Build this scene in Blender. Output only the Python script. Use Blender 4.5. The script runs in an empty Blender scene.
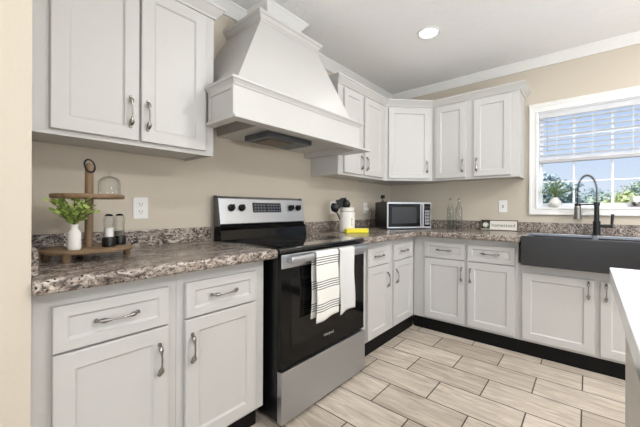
import bpy, bmesh, math, random
from mathutils import Vector, Matrix
random.seed(7)
PI = math.pi
C = bpy.context.scene.collection
sc = bpy.context.scene

# ------------------------------------------------------------------ camera
cam_d = bpy.data.cameras.new('camera'); cam = bpy.data.objects.new('camera', cam_d); C.objects.link(cam)
cam_d.sensor_width = 36; cam_d.lens = 310.0 * 36 / 640
cam_d.shift_x = -8.5 / 640; cam_d.shift_y = -5.3 / 640
cam_d.clip_start = 0.02; cam_d.clip_end = 300
cam.matrix_world = (Matrix.Translation((-3.41, -1.88, 1.13)) @ Matrix.Rotation(math.radians(40 - 90), 4, 'Z')
                    @ Matrix.Rotation(PI / 2, 4, 'X') @ Matrix.Rotation(0.0039, 4, 'Z'))
sc.camera = cam

# ------------------------------------------------------------------ world
w = bpy.data.worlds.new('sky'); sc.world = w; w.use_nodes = True
nt = w.node_tree; nt.nodes.clear()
out = nt.nodes.new('ShaderNodeOutputWorld'); bg = nt.nodes.new('ShaderNodeBackground')
tc = nt.nodes.new('ShaderNodeTexCoord'); sx = nt.nodes.new('ShaderNodeSeparateXYZ'); cr = nt.nodes.new('ShaderNodeValToRGB')
nt.links.new(tc.outputs['Generated'], sx.inputs[0]); nt.links.new(sx.outputs['Z'], cr.inputs[0])
cr.color_ramp.elements[0].position = 0.0; cr.color_ramp.elements[0].color = (0.80, 0.87, 0.97, 1)
cr.color_ramp.elements[1].position = 0.45; cr.color_ramp.elements[1].color = (0.27, 0.50, 0.90, 1)
e = cr.color_ramp.elements.new(0.14); e.color = (0.60, 0.74, 0.96, 1)
nt.links.new(cr.outputs[0], bg.inputs[0]); bg.inputs[1].default_value = 1.0
nt.links.new(bg.outputs[0], out.inputs[0])

# ------------------------------------------------------------------ lights
def lamp(name, kind, loc, rot, energy, col, **kw):
    l = bpy.data.lights.new(name, kind); l.energy = energy; l.color = col
    for k, v in kw.items(): setattr(l, k, v)
    o = bpy.data.objects.new(name, l); o.location = loc; o.rotation_euler = rot; C.objects.link(o); return o
lamp('sunlight', 'SUN', (10, 0, 20), (math.radians(-12), math.radians(-48), 0), 5.0, (1, .95, .86), angle=0.02)
# added area lights filling the room from behind the camera, standing for unseen windows
lamp('left_fill_light', 'AREA', (-6.8, -2.6, 1.5), (0, -PI / 2 - .45, 0), 52, (.90, .955, 1.0), shape='RECTANGLE', size=1.9, size_y=2.8)
lamp('rear_fill_light', 'AREA', (-2.6, -5.8, 1.5), (PI / 2 + .45, 0, 0), 24, (.90, .955, 1.0), shape='RECTANGLE', size=3.6, size_y=1.9)

# added light without fixture, thrown up at the ceiling behind the camera, bouncing back down (directions: up and towards the corner)
up = lamp('bounce_fill_light', 'AREA', (-2.4, -3.9, 1.3), (0, 0, 0), 70, (.93, .965, 1.0), shape='DISK', size=1.0)
up.rotation_euler = Vector((.15, .25, 1.0)).to_track_quat('-Z', 'Y').to_euler()

sc.view_settings.view_transform = 'Standard'; sc.view_settings.look = 'None'
sc.view_settings.exposure = -0.03; sc.view_settings.gamma = 1.0; sc.view_settings.use_curve_mapping = False

# ------------------------------------------------------------------ materials
def lin(r, g, b):
    f = lambda c: ((c / 255 + .055) / 1.055) ** 2.4 if c / 255 > .04045 else c / 255 / 12.92
    return (f(r), f(g), f(b), 1)
MATS = {}
def mat(name, col, rough=.5, metal=0., noise=0., nscale=8., bump=0., bscale=60., coat=0., trans=0., ior=1.45, emit=None, alpha=1., spec=.5):
    if name in MATS: return MATS[name]
    m = bpy.data.materials.new(name); m.use_nodes = True; n = m.node_tree; b = n.nodes['Principled BSDF']
    b.inputs['Base Color'].default_value = col; b.inputs['Roughness'].default_value = rough; b.inputs['Metallic'].default_value = metal
    b.inputs['Coat Weight'].default_value = coat; b.inputs['Transmission Weight'].default_value = trans; b.inputs['IOR'].default_value = ior
    b.inputs['Specular IOR Level'].default_value = spec
    if emit: b.inputs['Emission Color'].default_value = emit[0]; b.inputs['Emission Strength'].default_value = emit[1]
    t = n.nodes.new('ShaderNodeTexCoord')
    if noise:
        no = n.nodes.new('ShaderNodeTexNoise'); no.inputs['Scale'].default_value = nscale; no.inputs['Detail'].default_value = 4
        n.links.new(t.outputs['Object'], no.inputs['Vector'])
        mx = n.nodes.new('ShaderNodeMix'); mx.data_type = 'RGBA'
        n.links.new(no.outputs['Fac'], mx.inputs[0])
        mx.inputs[6].default_value = tuple(max(0, c * (1 - noise)) for c in col[:3]) + (1,)
        mx.inputs[7].default_value = tuple(min(1, c * (1 + noise)) for c in col[:3]) + (1,)
        n.links.new(mx.outputs[2], b.inputs['Base Color'])
    if bump:
        nb = n.nodes.new('ShaderNodeTexNoise'); nb.inputs['Scale'].default_value = bscale; nb.inputs['Detail'].default_value = 3
        n.links.new(t.outputs['Object'], nb.inputs['Vector'])
        bp = n.nodes.new('ShaderNodeBump'); bp.inputs['Strength'].default_value = bump; bp.inputs['Distance'].default_value = .004
        n.links.new(nb.outputs['Fac'], bp.inputs['Height']); n.links.new(bp.outputs[0], b.inputs['Normal'])
    MATS[name] = m; return m
def glassy(name, col=(1, 1, 1, 1), fac=.12):
    # thin clear glass: mostly transparent with a reflection
    m = bpy.data.materials.new(name); m.use_nodes = True; n = m.node_tree; n.nodes.clear()
    o = n.nodes.new('ShaderNodeOutputMaterial'); t = n.nodes.new('ShaderNodeBsdfTransparent'); g = n.nodes.new('ShaderNodeBsdfGlossy')
    g.inputs['Roughness'].default_value = .03; t.inputs[0].default_value = col
    fr = n.nodes.new('ShaderNodeLayerWeight'); fr.inputs['Blend'].default_value = fac
    x = n.nodes.new('ShaderNodeMixShader'); n.links.new(fr.outputs['Facing'], x.inputs[0])
    n.links.new(t.outputs[0], x.inputs[1]); n.links.new(g.outputs[0], x.inputs[2]); n.links.new(x.outputs[0], o.inputs[0])
    MATS[name] = m; return m


def translucent(m, col, fac):
    n = m.node_tree; b = n.nodes['Principled BSDF']; o = [q for q in n.nodes if q.type == 'OUTPUT_MATERIAL'][0]
    t = n.nodes.new('ShaderNodeBsdfTranslucent'); t.inputs[0].default_value = col; x = n.nodes.new('ShaderNodeMixShader'); x.inputs[0].default_value = fac
    n.links.new(b.outputs[0], x.inputs[1]); n.links.new(t.outputs[0], x.inputs[2]); n.links.new(x.outputs[0], o.inputs[0]); return m
white_paint = mat('white_cabinet_paint', lin(200, 198, 195), .38, noise=.012, nscale=3)
white_trim = mat('white_trim_paint', lin(238, 237, 234), .4)
wall_m = mat('beige_wall_paint', lin(206, 196, 180), .8, bump=.25, bscale=90)
nickel = mat('brushed_nickel', lin(160, 157, 153), .26, 1)
steel = mat('stainless_steel', lin(190, 193, 198), .36, 1)
black_gloss = mat('black_appliance_glass', lin(8, 8, 9), .10, spec=.3)
black_enamel = mat('black_enamel', lin(10, 10, 11), .32)
black_matte = mat('black_matte_metal', lin(22, 24, 27), .4)
toe_m = mat('black_toe_kick_vinyl', lin(12, 11, 11), .6, spec=.25)
ceramic = mat('white_ceramic', lin(236, 234, 228), .25)
plastic_w = mat('white_plastic', lin(238, 237, 233), .35)
glass = glassy('clear_glass', (.98, .985, .985, 1), .15)
pane_m = glassy('window_glass', (1, 1, 1, 1), .05)
green_glass = glassy('smoky_green_glass', (.95, .96, .955, 1), .22)
leaf_m = mat('green_leaf', lin(160, 180, 98), .5, noise=.55, nscale=30)
leaf_s = mat('sage_leaf', lin(150, 172, 136), .6, noise=.35, nscale=25); translucent(leaf_s, lin(170, 196, 140), .4)
stem_m = mat('brown_stem', lin(90, 88, 50), .7)
vinyl = mat('white_window_vinyl', lin(240, 241, 243), .4)
sink_m = mat('dark_gunmetal_sink', lin(70, 70, 71), .36, .8)

def ceiling_mat():
    m = mat('textured_ceiling_paint', lin(246, 246, 246), .85); n = m.node_tree; b = n.nodes['Principled BSDF']
    t = n.nodes.new('ShaderNodeTexCoord'); v = n.nodes.new('ShaderNodeTexNoise'); v.inputs['Scale'].default_value = 22; v.inputs['Detail'].default_value = 5
    v.inputs['Distortion'].default_value = 1.2
    r = n.nodes.new('ShaderNodeValToRGB'); r.color_ramp.elements[0].position = .5; r.color_ramp.elements[1].position = .6
    bp = n.nodes.new('ShaderNodeBump'); bp.inputs['Strength'].default_value = .35; bp.inputs['Distance'].default_value = .004
    n.links.new(t.outputs['Object'], v.inputs['Vector']); n.links.new(v.outputs['Fac'], r.inputs[0]); n.links.new(r.outputs[0], bp.inputs['Height'])
    n.links.new(bp.outputs[0], b.inputs['Normal']); return m
ceil_m = ceiling_mat()

def granite():
    m = mat('brown_granite_laminate', lin(150, 135, 125), .22); n = m.node_tree; b = n.nodes['Principled BSDF']
    L = n.links.new
    t = n.nodes.new('ShaderNodeNewGeometry')
    mp = n.nodes.new('ShaderNodeMapping'); mp.inputs['Rotation'].default_value = (0, 0, .35); mp.inputs['Scale'].default_value = (1, 2.8, 1.8)
    L(t.outputs['Position'], mp.inputs[0])
    n1 = n.nodes.new('ShaderNodeTexNoise'); n1.inputs['Scale'].default_value = 22; n1.inputs['Detail'].default_value = 9; n1.inputs['Roughness'].default_value = .68; n1.inputs['Distortion'].default_value = 1.3
    L(mp.outputs[0], n1.inputs['Vector'])
    r1 = n.nodes.new('ShaderNodeValToRGB'); E_ = r1.color_ramp.elements
    E_[0].position = .30; E_[0].color = lin(44, 40, 41); E_[1].position = .72; E_[1].color = lin(228, 222, 213)
    for p_, c_ in ((.39, lin(84, 76, 73)), (.455, lin(140, 127, 117)), (.53, lin(172, 159, 147)), (.61, lin(206, 197, 187))):
        k = E_.new(p_); k.color = c_
    L(n1.outputs['Fac'], r1.inputs[0])
    n2 = n.nodes.new('ShaderNodeTexNoise'); n2.inputs['Scale'].default_value = 120; n2.inputs['Detail'].default_value = 4; L(t.outputs['Position'], n2.inputs['Vector'])
    r2 = n.nodes.new('ShaderNodeValToRGB'); r2.color_ramp.elements[0].position = .36; r2.color_ramp.elements[0].color = (1, 1, 1, 1); r2.color_ramp.elements[1].position = .46; r2.color_ramp.elements[1].color = (0, 0, 0, 1)
    L(n2.outputs['Fac'], r2.inputs[0])
    mx = n.nodes.new('ShaderNodeMix'); mx.data_type = 'RGBA'; L(r2.outputs[0], mx.inputs[0]); L(r1.outputs[0], mx.inputs[6]); mx.inputs[7].default_value = lin(44, 38, 38)
    n3 = n.nodes.new('ShaderNodeTexNoise'); n3.inputs['Scale'].default_value = 6; n3.inputs['Detail'].default_value = 3; L(mp.outputs[0], n3.inputs['Vector'])
    r3 = n.nodes.new('ShaderNodeValToRGB'); r3.color_ramp.elements[0].position = .35; r3.color_ramp.elements[0].color = (.55, .53, .53, 1); r3.color_ramp.elements[1].position = .62; r3.color_ramp.elements[1].color = (1.0, 1.0, 1.0, 1)
    L(n3.outputs['Fac'], r3.inputs[0])
    m2 = n.nodes.new('ShaderNodeMix'); m2.data_type = 'RGBA'; m2.blend_type = 'MULTIPLY'; m2.inputs[0].default_value = .8
    L(mx.outputs[2], m2.inputs[6]); L(r3.outputs[0], m2.inputs[7]); L(m2.outputs[2], b.inputs['Base Color']); return m
granite_m = granite()

def floor_mat():
    m = mat('wood_look_floor_tile', lin(190, 172, 152), .35); n = m.node_tree; b = n.nodes['Principled BSDF']; L = n.links.new
    g = n.nodes.new('ShaderNodeNewGeometry'); s = n.nodes.new('ShaderNodeSeparateXYZ'); L(g.outputs['Position'], s.inputs[0])
    def ma(op, a, bb):
        k = n.nodes.new('ShaderNodeMath'); k.operation = op
        for i, q in enumerate((a, bb)):
            if isinstance(q, (int, float)): k.inputs[i].default_value = q
            else: L(q, k.inputs[i])
        return k.outputs[0]
    H = .2345; W = .474
    u = ma('ADD', s.outputs['Y'], .905 + 40.5 * W); v = ma('ADD', s.outputs['X'], 1.855 + 60 * H)
    c = n.nodes.new('ShaderNodeCombineXYZ'); L(u, c.inputs[0]); L(v, c.inputs[1])
    br = n.nodes.new('ShaderNodeTexBrick'); L(c.outputs[0], br.inputs['Vector'])
    br.offset = .5; br.offset_frequency = 2; br.squash = 1
    br.inputs['Scale'].default_value = 1; br.inputs['Mortar Size'].default_value = .0036; br.inputs['Mortar Smooth'].default_value = 0; br.inputs['Bias'].default_value = 0
    br.inputs['Brick Width'].default_value = W; br.inputs['Row Height'].default_value = H
    br.inputs['Color1'].default_value = lin(216, 206, 192); br.inputs['Color2'].default_value = lin(190, 179, 165); br.inputs['Mortar'].default_value = lin(62, 54, 48)
    # grain along each plank, shifted from plank to plank
    row = ma('FLOOR', ma('DIVIDE', v, H), 0.)
    c2 = n.nodes.new('ShaderNodeCombineXYZ'); L(ma('MULTIPLY', u, 2.2), c2.inputs[0]); L(ma('MULTIPLY', v, 17.), c2.inputs[1]); L(ma('MULTIPLY', row, 3.7), c2.inputs[2])
    no = n.nodes.new('ShaderNodeTexNoise'); no.inputs['Scale'].default_value = 1.6; no.inputs['Detail'].default_value = 8; no.inputs['Roughness'].default_value = .65; no.inputs['Distortion'].default_value = 1.1
    L(c2.outputs[0], no.inputs['Vector'])
    r = n.nodes.new('ShaderNodeValToRGB'); r.color_ramp.elements[0].position = .33; r.color_ramp.elements[0].color = (.55, .51, .48, 1); r.color_ramp.elements[1].position = .62; r.color_ramp.elements[1].color = (1.08, 1.06, 1.04, 1)
    L(no.outputs['Fac'], r.inputs[0])
    mx = n.nodes.new('ShaderNodeMix'); mx.data_type = 'RGBA'; mx.blend_type = 'MULTIPLY'; mx.inputs[0].default_value = .85
    L(br.outputs['Color'], mx.inputs[6]); L(r.outputs[0], mx.inputs[7]); L(mx.outputs[2], b.inputs['Base Color'])
    return m
floor_m = floor_mat()

def wood(name, c1, c2, rot=0.):
    m = mat(name, c1, .5); n = m.node_tree; b = n.nodes['Principled BSDF']
    t = n.nodes.new('ShaderNodeTexCoord'); mp = n.nodes.new('ShaderNodeMapping'); mp.inputs['Scale'].default_value = (6, 60, 12); mp.inputs['Rotation'].default_value = (0, 0, rot)
    no = n.nodes.new('ShaderNodeTexNoise'); no.inputs['Scale'].default_value = 1.2; no.inputs['Detail'].default_value = 5
    mx = n.nodes.new('ShaderNodeMix'); mx.data_type = 'RGBA'; mx.inputs[6].default_value = c1; mx.inputs[7].default_value = c2
    n.links.new(t.outputs['Object'], mp.inputs[0]); n.links.new(mp.outputs[0], no.inputs['Vector']); n.links.new(no.outputs['Fac'], mx.inputs[0])
    n.links.new(mx.outputs[2], b.inputs['Base Color']); return m
wood_m = wood('oiled_acacia_wood', lin(84, 66, 48), lin(166, 138, 106), .6)

def towel_mat():
    m = mat('striped_cotton', lin(238, 236, 230), .9, bump=.5, bscale=500); n = m.node_tree; b = n.nodes['Principled BSDF']; L = n.links.new
    g = n.nodes.new('ShaderNodeNewGeometry'); s = n.nodes.new('ShaderNodeSeparateXYZ'); L(g.outputs['Position'], s.inputs[0])
    def ma(op, a, bb=0., cc=0.):
        k = n.nodes.new('ShaderNodeMath'); k.operation = op
        for i, q in enumerate((a, bb, cc)):
            if isinstance(q, (int, float)): k.inputs[i].default_value = q
            else: L(q, k.inputs[i])
        return k.outputs[0]
    z = s.outputs['Z']
    tot = None
    for zc in (.842, .707, .583):
        inside = ma('LESS_THAN', ma('ABSOLUTE', ma('SUBTRACT', z, zc)), .026)
        st = ma('LESS_THAN', ma('FRACT', ma('DIVIDE', ma('SUBTRACT', z, zc - .026), .013)), .36)
        k = ma('MULTIPLY', inside, st)
        tot = k if tot is None else ma('MAXIMUM', tot, k)
    mx = n.nodes.new('ShaderNodeMix'); mx.data_type = 'RGBA'; L(tot, mx.inputs[0]); mx.inputs[6].default_value = lin(238, 236, 230); mx.inputs[7].default_value = lin(70, 72, 78)
    L(mx.outputs[2], b.inputs['Base Color']); return m

# ------------------------------------------------------------------ mesh helpers
class MB:
    def __init__(s): s.bm = bmesh.new()
    def box(s, x0, x1, y0, y1, z0, z1):
        x0, x1 = sorted((x0, x1)); y0, y1 = sorted((y0, y1)); z0, z1 = sorted((z0, z1))
        v = [s.bm.verts.new(p) for p in ((x0, y0, z0), (x1, y0, z0), (x1, y1, z0), (x0, y1, z0), (x0, y0, z1), (x1, y0, z1), (x1, y1, z1), (x0, y1, z1))]
        for f in ((0, 3, 2, 1), (4, 5, 6, 7), (0, 1, 5, 4), (1, 2, 6, 5), (2, 3, 7, 6), (3, 0, 4, 7)): s.bm.faces.new([v[i] for i in f])
        return s
    def prism(s, poly, z0, z1):
        a = [s.bm.verts.new((p[0], p[1], z0)) for p in poly]; b = [s.bm.verts.new((p[0], p[1], z1)) for p in poly]
        n = len(poly); s.bm.faces.new(a[::-1]); s.bm.faces.new(b)
        for i in range(n): s.bm.faces.new((a[i], a[(i + 1) % n], b[(i + 1) % n], b[i]))
        return s
    def loft(s, rings, cap=True, closed=True):
        R = [[s.bm.verts.new(p) for p in r] for r in rings]
        n = len(R[0])
        for a, b in zip(R, R[1:]):
            for i in range(n if closed else n - 1): s.bm.faces.new((a[i], a[(i + 1) % n], b[(i + 1) % n], b[i]))
        if cap: s.bm.faces.new(R[0][::-1]); s.bm.faces.new(R[-1])
        return s
    def lathe(s, prof, c=(0, 0, 0), n=28, cap=False):
        # prof: (r, z)
        rings = [[(c[0] + r * math.cos(2 * PI * i / n), c[1] + r * math.sin(2 * PI * i / n), c[2] + z) for i in range(n)] for r, z in prof]
        return s.loft(rings, cap)
    def tube(s, path, rad, n=10, cap=True, flat=1.):
        path = [Vector(p) for p in path]
        if not hasattr(rad, '__len__'): rad = [rad] * len(path)
        rings = []; up = None
        for i, p in enumerate(path):
            t = (path[min(i + 1, len(path) - 1)] - path[max(i - 1, 0)]).normalized()
            if up is None:
                up = Vector((0, 0, 1)) if abs(t.z) < .9 else Vector((1, 0, 0))
            a = t.cross(up).normalized(); b = a.cross(t).normalized(); up = b
            rings.append([p + rad[i] * (a * math.cos(2 * PI * k / n) + b * math.sin(2 * PI * k / n) * flat) for k in range(n)])
        return s.loft(rings, cap)
    def leaf(s, base, d, L, wd, up=Vector((0, 0, 1)), bend=.25):
        d = d.normalized(); side = d.cross(up)
        if side.length < 1e-3: side = Vector((1, 0, 0))
        side.normalize(); nrm = side.cross(d)
        P = [base, base + d * L * .25 + side * wd * .46, base + d * L * .65 + side * wd * .4 - nrm * bend * L * .2, base + d * L - nrm * bend * L * .5,
             base + d * L * .65 - side * wd * .4 - nrm * bend * L * .2, base + d * L * .25 - side * wd * .46]
        m1 = s.bm.verts.new(base + d * L * .48 - nrm * wd * .12)
        v = [s.bm.verts.new(p) for p in P]
        for i in range(6): s.bm.faces.new((v[i], v[(i + 1) % 6], m1))
        return s
    def build(s, name, m, parent=None, bevel=0., smooth=False, label=None, seg=1, local=False, ang=40):
        bm = s.bm
        if parent is not None and not local:
            off = Vector(parent['_loc']) if '_loc' in parent else parent.location
            bmesh.ops.translate(bm, verts=bm.verts, vec=-Vector(off))
        bmesh.ops.recalc_face_normals(bm, faces=bm.faces)
        me = bpy.data.meshes.new(name); bm.to_mesh(me); bm.free()
        o = bpy.data.objects.new(name, me); C.objects.link(o); me.materials.append(m)
        if smooth:
            for p in me.polygons: p.use_smooth = True
            try: me.set_sharp_from_angle(angle=math.radians(ang))
            except Exception: pass
        if bevel:
            b = o.modifiers.new('bevel', 'BEVEL'); b.width = bevel; b.segments = seg; b.limit_method = 'ANGLE'; b.angle_limit = math.radians(35)
        if parent is not None: o.parent = parent
        if label: o['label'] = label
        return o
def thing(name, label, cat, loc=(0, 0, 0), rz=0, group=None):
    o = bpy.data.objects.new(name, None); C.objects.link(o); o.location = loc; o.rotation_euler = (0, 0, rz); o.empty_display_size = .1
    o['label'] = label; o['category'] = cat
    if group: o['group'] = group
    return o
def tag(o, label, cat, group=None):
    o['label'] = label; o['category'] = cat
    if group: o['group'] = group
    return o
def struct(o): o['kind'] = 'structure'; return o
LOC = dict(local=True)

# ================================================================== room shell
CZ = 2.50
X0, Y0 = -7.0, -6.0
struct(MB().box(X0 - .1, .12, Y0 - .1, .12, -.1, 0).build('floor', floor_m))
struct(MB().box(X0 - .1, .12, Y0 - .1, .12, CZ, CZ + .12).build('ceiling', ceil_m))
struct(MB().box(X0 - .1, .12, 0, .12, 0, CZ).build('wall_stove', wall_m))
WY0, WY1, WZ0, WZ1 = -2.29, -1.52, 1.14, 2.01        # window opening
wr = MB().box(0, .12, WY1, 0, 0, CZ).box(0, .12, Y0 - .1, WY0, 0, CZ).box(0, .12, WY0, WY1, 0, WZ0).box(0, .12, WY0, WY1, WZ1, CZ)
struct(wr.build('wall_window', wall_m))
struct(MB().box(-3.395, -3.275, -.642, 0, 0, CZ).build('wall_left', wall_m))
# far walls of the open room, each with its own window hole
struct(MB().box(X0 - .1, X0, Y0 - .1, .12, 0, .45).box(X0 - .1, X0, Y0 - .1, .12, 2.4, CZ).box(X0 - .1, X0, Y0 - .1, -4.1, .45, 2.4).box(X0 - .1, X0, -1.1, .12, .45, 2.4).build('wall_far_left', wall_m))
struct(MB().box(X0, 0, Y0 - .1, Y0, 0, .45).box(X0, 0, Y0 - .1, Y0, 2.4, CZ).box(X0, -5.1, Y0 - .1, Y0, .45, 2.4).box(-1.3, 0, Y0 - .1, Y0, .45, 2.4).build('wall_rear', wall_m))

def crown_prof(h, d):   # (outward, z from the top) for a ceiling crown
    return [(0, -h), (.012, -h), (.018, -h + .012), (.03, -h * .62), (.03 + (d - .03) * .6, -h * .3), (d - .006, -.014), (d, -.01), (d, 0), (0, 0)]
def crown_run(mb, pts, prof, z, side=1):
    """sweep a profile along a plan polyline with mitred corners; profile pushes to the left*side"""
    n = len(pts); P = [Vector((p[0], p[1])) for p in pts]; rings = []
    for i in range(n):
        d1 = (P[i] - P[i - 1]).normalized() if i > 0 else None
        d2 = (P[i + 1] - P[i]).normalized() if i < n - 1 else None
        n1 = Vector((-d1.y, d1.x)) * side if d1 else None; n2 = Vector((-d2.y, d2.x)) * side if d2 else None
        if n1 is None: m = n2
        elif n2 is None: m = n1
        else:
            m = (n1 + n2); m = m / m.length_squared * 2
        rings.append([(P[i].x + m.x * o, P[i].y + m.y * o, z + h) for o, h in prof])
    mb.loft(rings); return mb
# ceiling crown: along the stove wall, out and around the hood chimney, into the corner and along the window wall
CHX0, CHX1, CHY = -2.07, -1.80, -.215
ccr = MB(); crown_run(ccr, [(-7, 0), (CHX0, 0), (CHX0, CHY), (CHX1, CHY), (CHX1, 0), (0, 0), (0, -6)], crown_prof(.075, .062), CZ, -1)
struct(ccr.build('trim_1', white_trim))

# baseboards beyond the kitchen
struct(MB().box(-.015, 0, -6, -3.0, 0, .09).build('baseboard_window', white_trim))
struct(MB().box(-7, -3.395, -.015, 0, 0, .09).build('baseboard_stove', white_trim))

# ================================================================== window over the sink
wn = bpy.data.objects.new('window_1', None); C.objects.link(wn); wn.location = (0, -1.905, 1.14); struct(wn)
cs = MB()
cw = .062
for t0, t1, x in ((0, cw, -.018), (.045, cw, -.026), (0, .012, -.024)):   # stepped casing, butted corners
    xb = 0 if x == -.018 else -.018
    cs.box(x, xb, WY1 + t0, WY1 + t1, WZ0 - t0, WZ1 + t0); cs.box(x, xb, WY0 - t1, WY0 - t0, WZ0 - t0, WZ1 + t0)
    cs.box(x, xb, WY0 - t1, WY1 + t1, WZ1 + t0, WZ1 + t1 * 1.0); cs.box(x, xb, WY0 - t1, WY1 + t1, WZ0 - t1, WZ0 - t0)
cs.box(-.030, 0, WY0 - cw - .004, WY1 + cw + .004, WZ1 + cw, WZ1 + cw + .016)
cs.build('window_casing', white_trim, wn, bevel=.002)
jb = MB().box(-.001, .12, WY1 - .008, WY1, WZ0, WZ1).box(-.001, .12, WY0, WY0 + .008, WZ0, WZ1).box(-.001, .12, WY0 + .008, WY1 - .008, WZ1 - .008, WZ1).box(-.0005, .12, WY0 + .008, WY1 - .008, WZ0, WZ0 + .008)
jb.build('window_jamb', vinyl, wn)
def sash(z0, z1, x, name):
    f = MB(); a, b = WY0 + .008, WY1 - .008; s_ = .026
    f.box(x, x + .025, a, a + s_, z0, z1).box(x, x + .025, b - s_, b, z0, z1).box(x + .0003, x + .0247, a + s_, b - s_, z0, z0 + .034).box(x + .0003, x + .0247, a + s_, b - s_, z1 - .03, z1)
    for k in (1, 2):
        y = a + (b - a) * k / 3; f.box(x + .005, x + .018, y - .008, y + .008, z0 + .034, z1 - .03)
    zm = (z0 + z1) / 2; ys = [a + s_] + [a + (b - a) * k / 3 + q for k in (1, 2) for q in (-.008, .008)] + [b - s_]
    for k in (0, 2, 4): f.box(x + .0053, x + .0177, ys[k], ys[k + 1], zm - .007, zm + .007)
    f.build(name, vinyl, wn, bevel=.0015)
    MB().box(x + .010, x + .013, a + .01, b - .01, z0 + .01, z1 - .01).build('window_pane', pane_m, wn)
sash(WZ0 + .0085, 1.605, .062, 'window_sash'); sash(1.575, WZ1 - .008, .09, 'window_sash')

# blind, half raised
bl = thing('window_blind', 'white horizontal slat blind half lowered in the window above the sink', 'window blind', (.03, -1.905, 1.99))
slat_m = translucent(mat('white_blind_slat', lin(250, 250, 250), .45), (1, 1, 1, 1), .45)
MB().box(.008, .058, WY0 + .012, WY1 - .012, 1.955, 2.0).build('headrail', slat_m, bl, bevel=.003)
for k in range(8):
    z = 1.925 - k * .0440
    s_ = MB(); R_ = []
    for q in range(6):
        u = (q / 5 - .5) * .046; arch = .003 * (1 - (2 * q / 5 - 1) ** 2); a = math.radians(-9)
        R_.append((.032 + u * math.cos(a) - arch * math.sin(a), z + u * math.sin(a) + arch * math.cos(a)))
    pr = [(x, WY0 + .014, zz) for x, zz in R_] + [(x, WY0 + .014, zz - .0025) for x, zz in R_[::-1]]
    s_.loft([pr, [(p[0], WY1 - .014, p[2]) for p in pr]]); s_.build('slat', slat_m, bl)
MB().box(.008, .056, WY0 + .014, WY1 - .014, 1.546, 1.573).build('bottom_rail', mat('grey_white_rail', lin(186, 184, 186), .5), bl, bevel=.004)
for y in (WY1 - .14, -1.905, WY0 + .14):
    MB().box(.0062, .0075, y - .0015, y + .0015, 1.575, 1.97).box(.056, .0573, y - .0015, y + .0015, 1.575, 1.97).build('ladder_cord', slat_m, bl)
MB().tube([(.002, WY1 - .07, 1.96), (.001, WY1 - .072, 1.80), (.002, WY1 - .071, 1.64)], .003, 8).build('tilt_wand', mat('clear_grey_wand', lin(170, 174, 180), .3), bl, smooth=True)

# ================================================================== cabinet parts (local frame: +x along the run, front towards -y)
def door_mesh(u0, u1, z0, z1, vf, rail=.056, th=.02, rec=.009, sl=.007):
    mb = MB(); bm = mb.bm; ch = .0025
    def ring(o, v): return [bm.verts.new(p) for p in ((u0 + o, v, z0 + o), (u1 - o, v, z0 + o), (u1 - o, v, z1 - o), (u0 + o, v, z1 - o))]
    rs = [ring(0, vf + th), ring(0, vf + ch), ring(ch, vf), ring(rail, vf), ring(rail + .0015, vf + .004), ring(rail + sl, vf + rec)]
    for a, b in zip(rs, rs[1:]):
        for i in range(4): bm.faces.new((a[i], a[(i + 1) % 4], b[(i + 1) % 4], b[i]))
    bm.faces.new(rs[0][::-1]); bm.faces.new(rs[-1]); return mb
def pull(p, axis, L, vout=-1):
    """bow pull; p = centre on the door face (local), axis 'x' or 'z'"""
    mb = MB(); pts = []; rad = []; N = 22
    for i in range(N + 1):
        t = i / N; s_ = (t - .5) * L; bow = math.sin(PI * t) ** .55 * .027
        pts.append((p[0] + (s_ if axis == 'x' else 0), p[1] - bow, p[2] + (s_ if axis == 'z' else 0)))
        e_ = abs(2 * t - 1)
        r = .0036 + .0052 * math.exp(-((e_ - .72) / .2) ** 2)
        if axis == 'z' and t < .5: r += .0022 * math.exp(-((e_ - .7) / .2) ** 2)
        rad.append(r)
    mb.tube(pts, rad, 10, flat=1.)
    for s_ in (-.5, .5):
        q = (p[0] + (s_ * L if axis == 'x' else 0), p[1], p[2] + (s_ * L if axis == 'z' else 0))
        mb.tube([(q[0], q[1] + .001, q[2]), (q[0], q[1] - .004, q[2]), (q[0], q[1] - .009, q[2])], [.008, .0075, .005], 12)
    return mb
FD, DD = .590, .612      # base frame face / door face
def add_door(t, u0, u1, z0, z1, vf, hu=None, hz=None, hl=.115, rail=.056, name='door', axis='z'):
    d = door_mesh(u0, u1, z0, z1, vf, rail).build(name, white_paint, t, local=True, bevel=.001)
    if hu is not None: pull((hu, vf, hz), axis, hl).build('handle', nickel, d, local=True, smooth=True, ang=60, label='brushed nickel bow pull')
    return d
def base_cab(label, loc, rz, wdt, doors, drawers, ztop=.872, u_toe=(0, 0), rec=.012):
    t = thing('base_cabinet', label, 'cabinet', loc, rz)
    b = MB().box(0, wdt, -FD, -.002, .108, ztop)
    b.build('cabinet_box', white_paint, t, local=True, bevel=.0015)
    MB().box(u_toe[0], wdt - u_toe[1], -FD + rec, -.002, 0, .1075).build('toe_kick', toe_m, t, local=True, label='black toe kick')
    for d in doors: add_door(t, *d)
    for u0, u1, z0, z1 in drawers: add_door(t, u0, u1, z0, z1, -DD, (u0 + u1) / 2, (z0 + z1) / 2 + .003, .125, .036, 'drawer', 'x')
    return t
G = dict(group=None)
# left of the stove
XL = -3.273
base_cab('white base cabinet under the tiered wooden tray, against the left wall', (XL, 0, 0), 0, .433,
         [(.050, .397, .128, .664, -DD, .362, .543)], [(.050, .397, .671, .818)], rec=.045)
base_cab('white base cabinet directly left of the black and steel stove', (XL + .4335, 0, 0), 0, .4445,
         [(.032, .384, .128, .664, -DD, .058, .543)], [(.032, .384, .671, .818)], u_toe=(0, .012), rec=.045)
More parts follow.
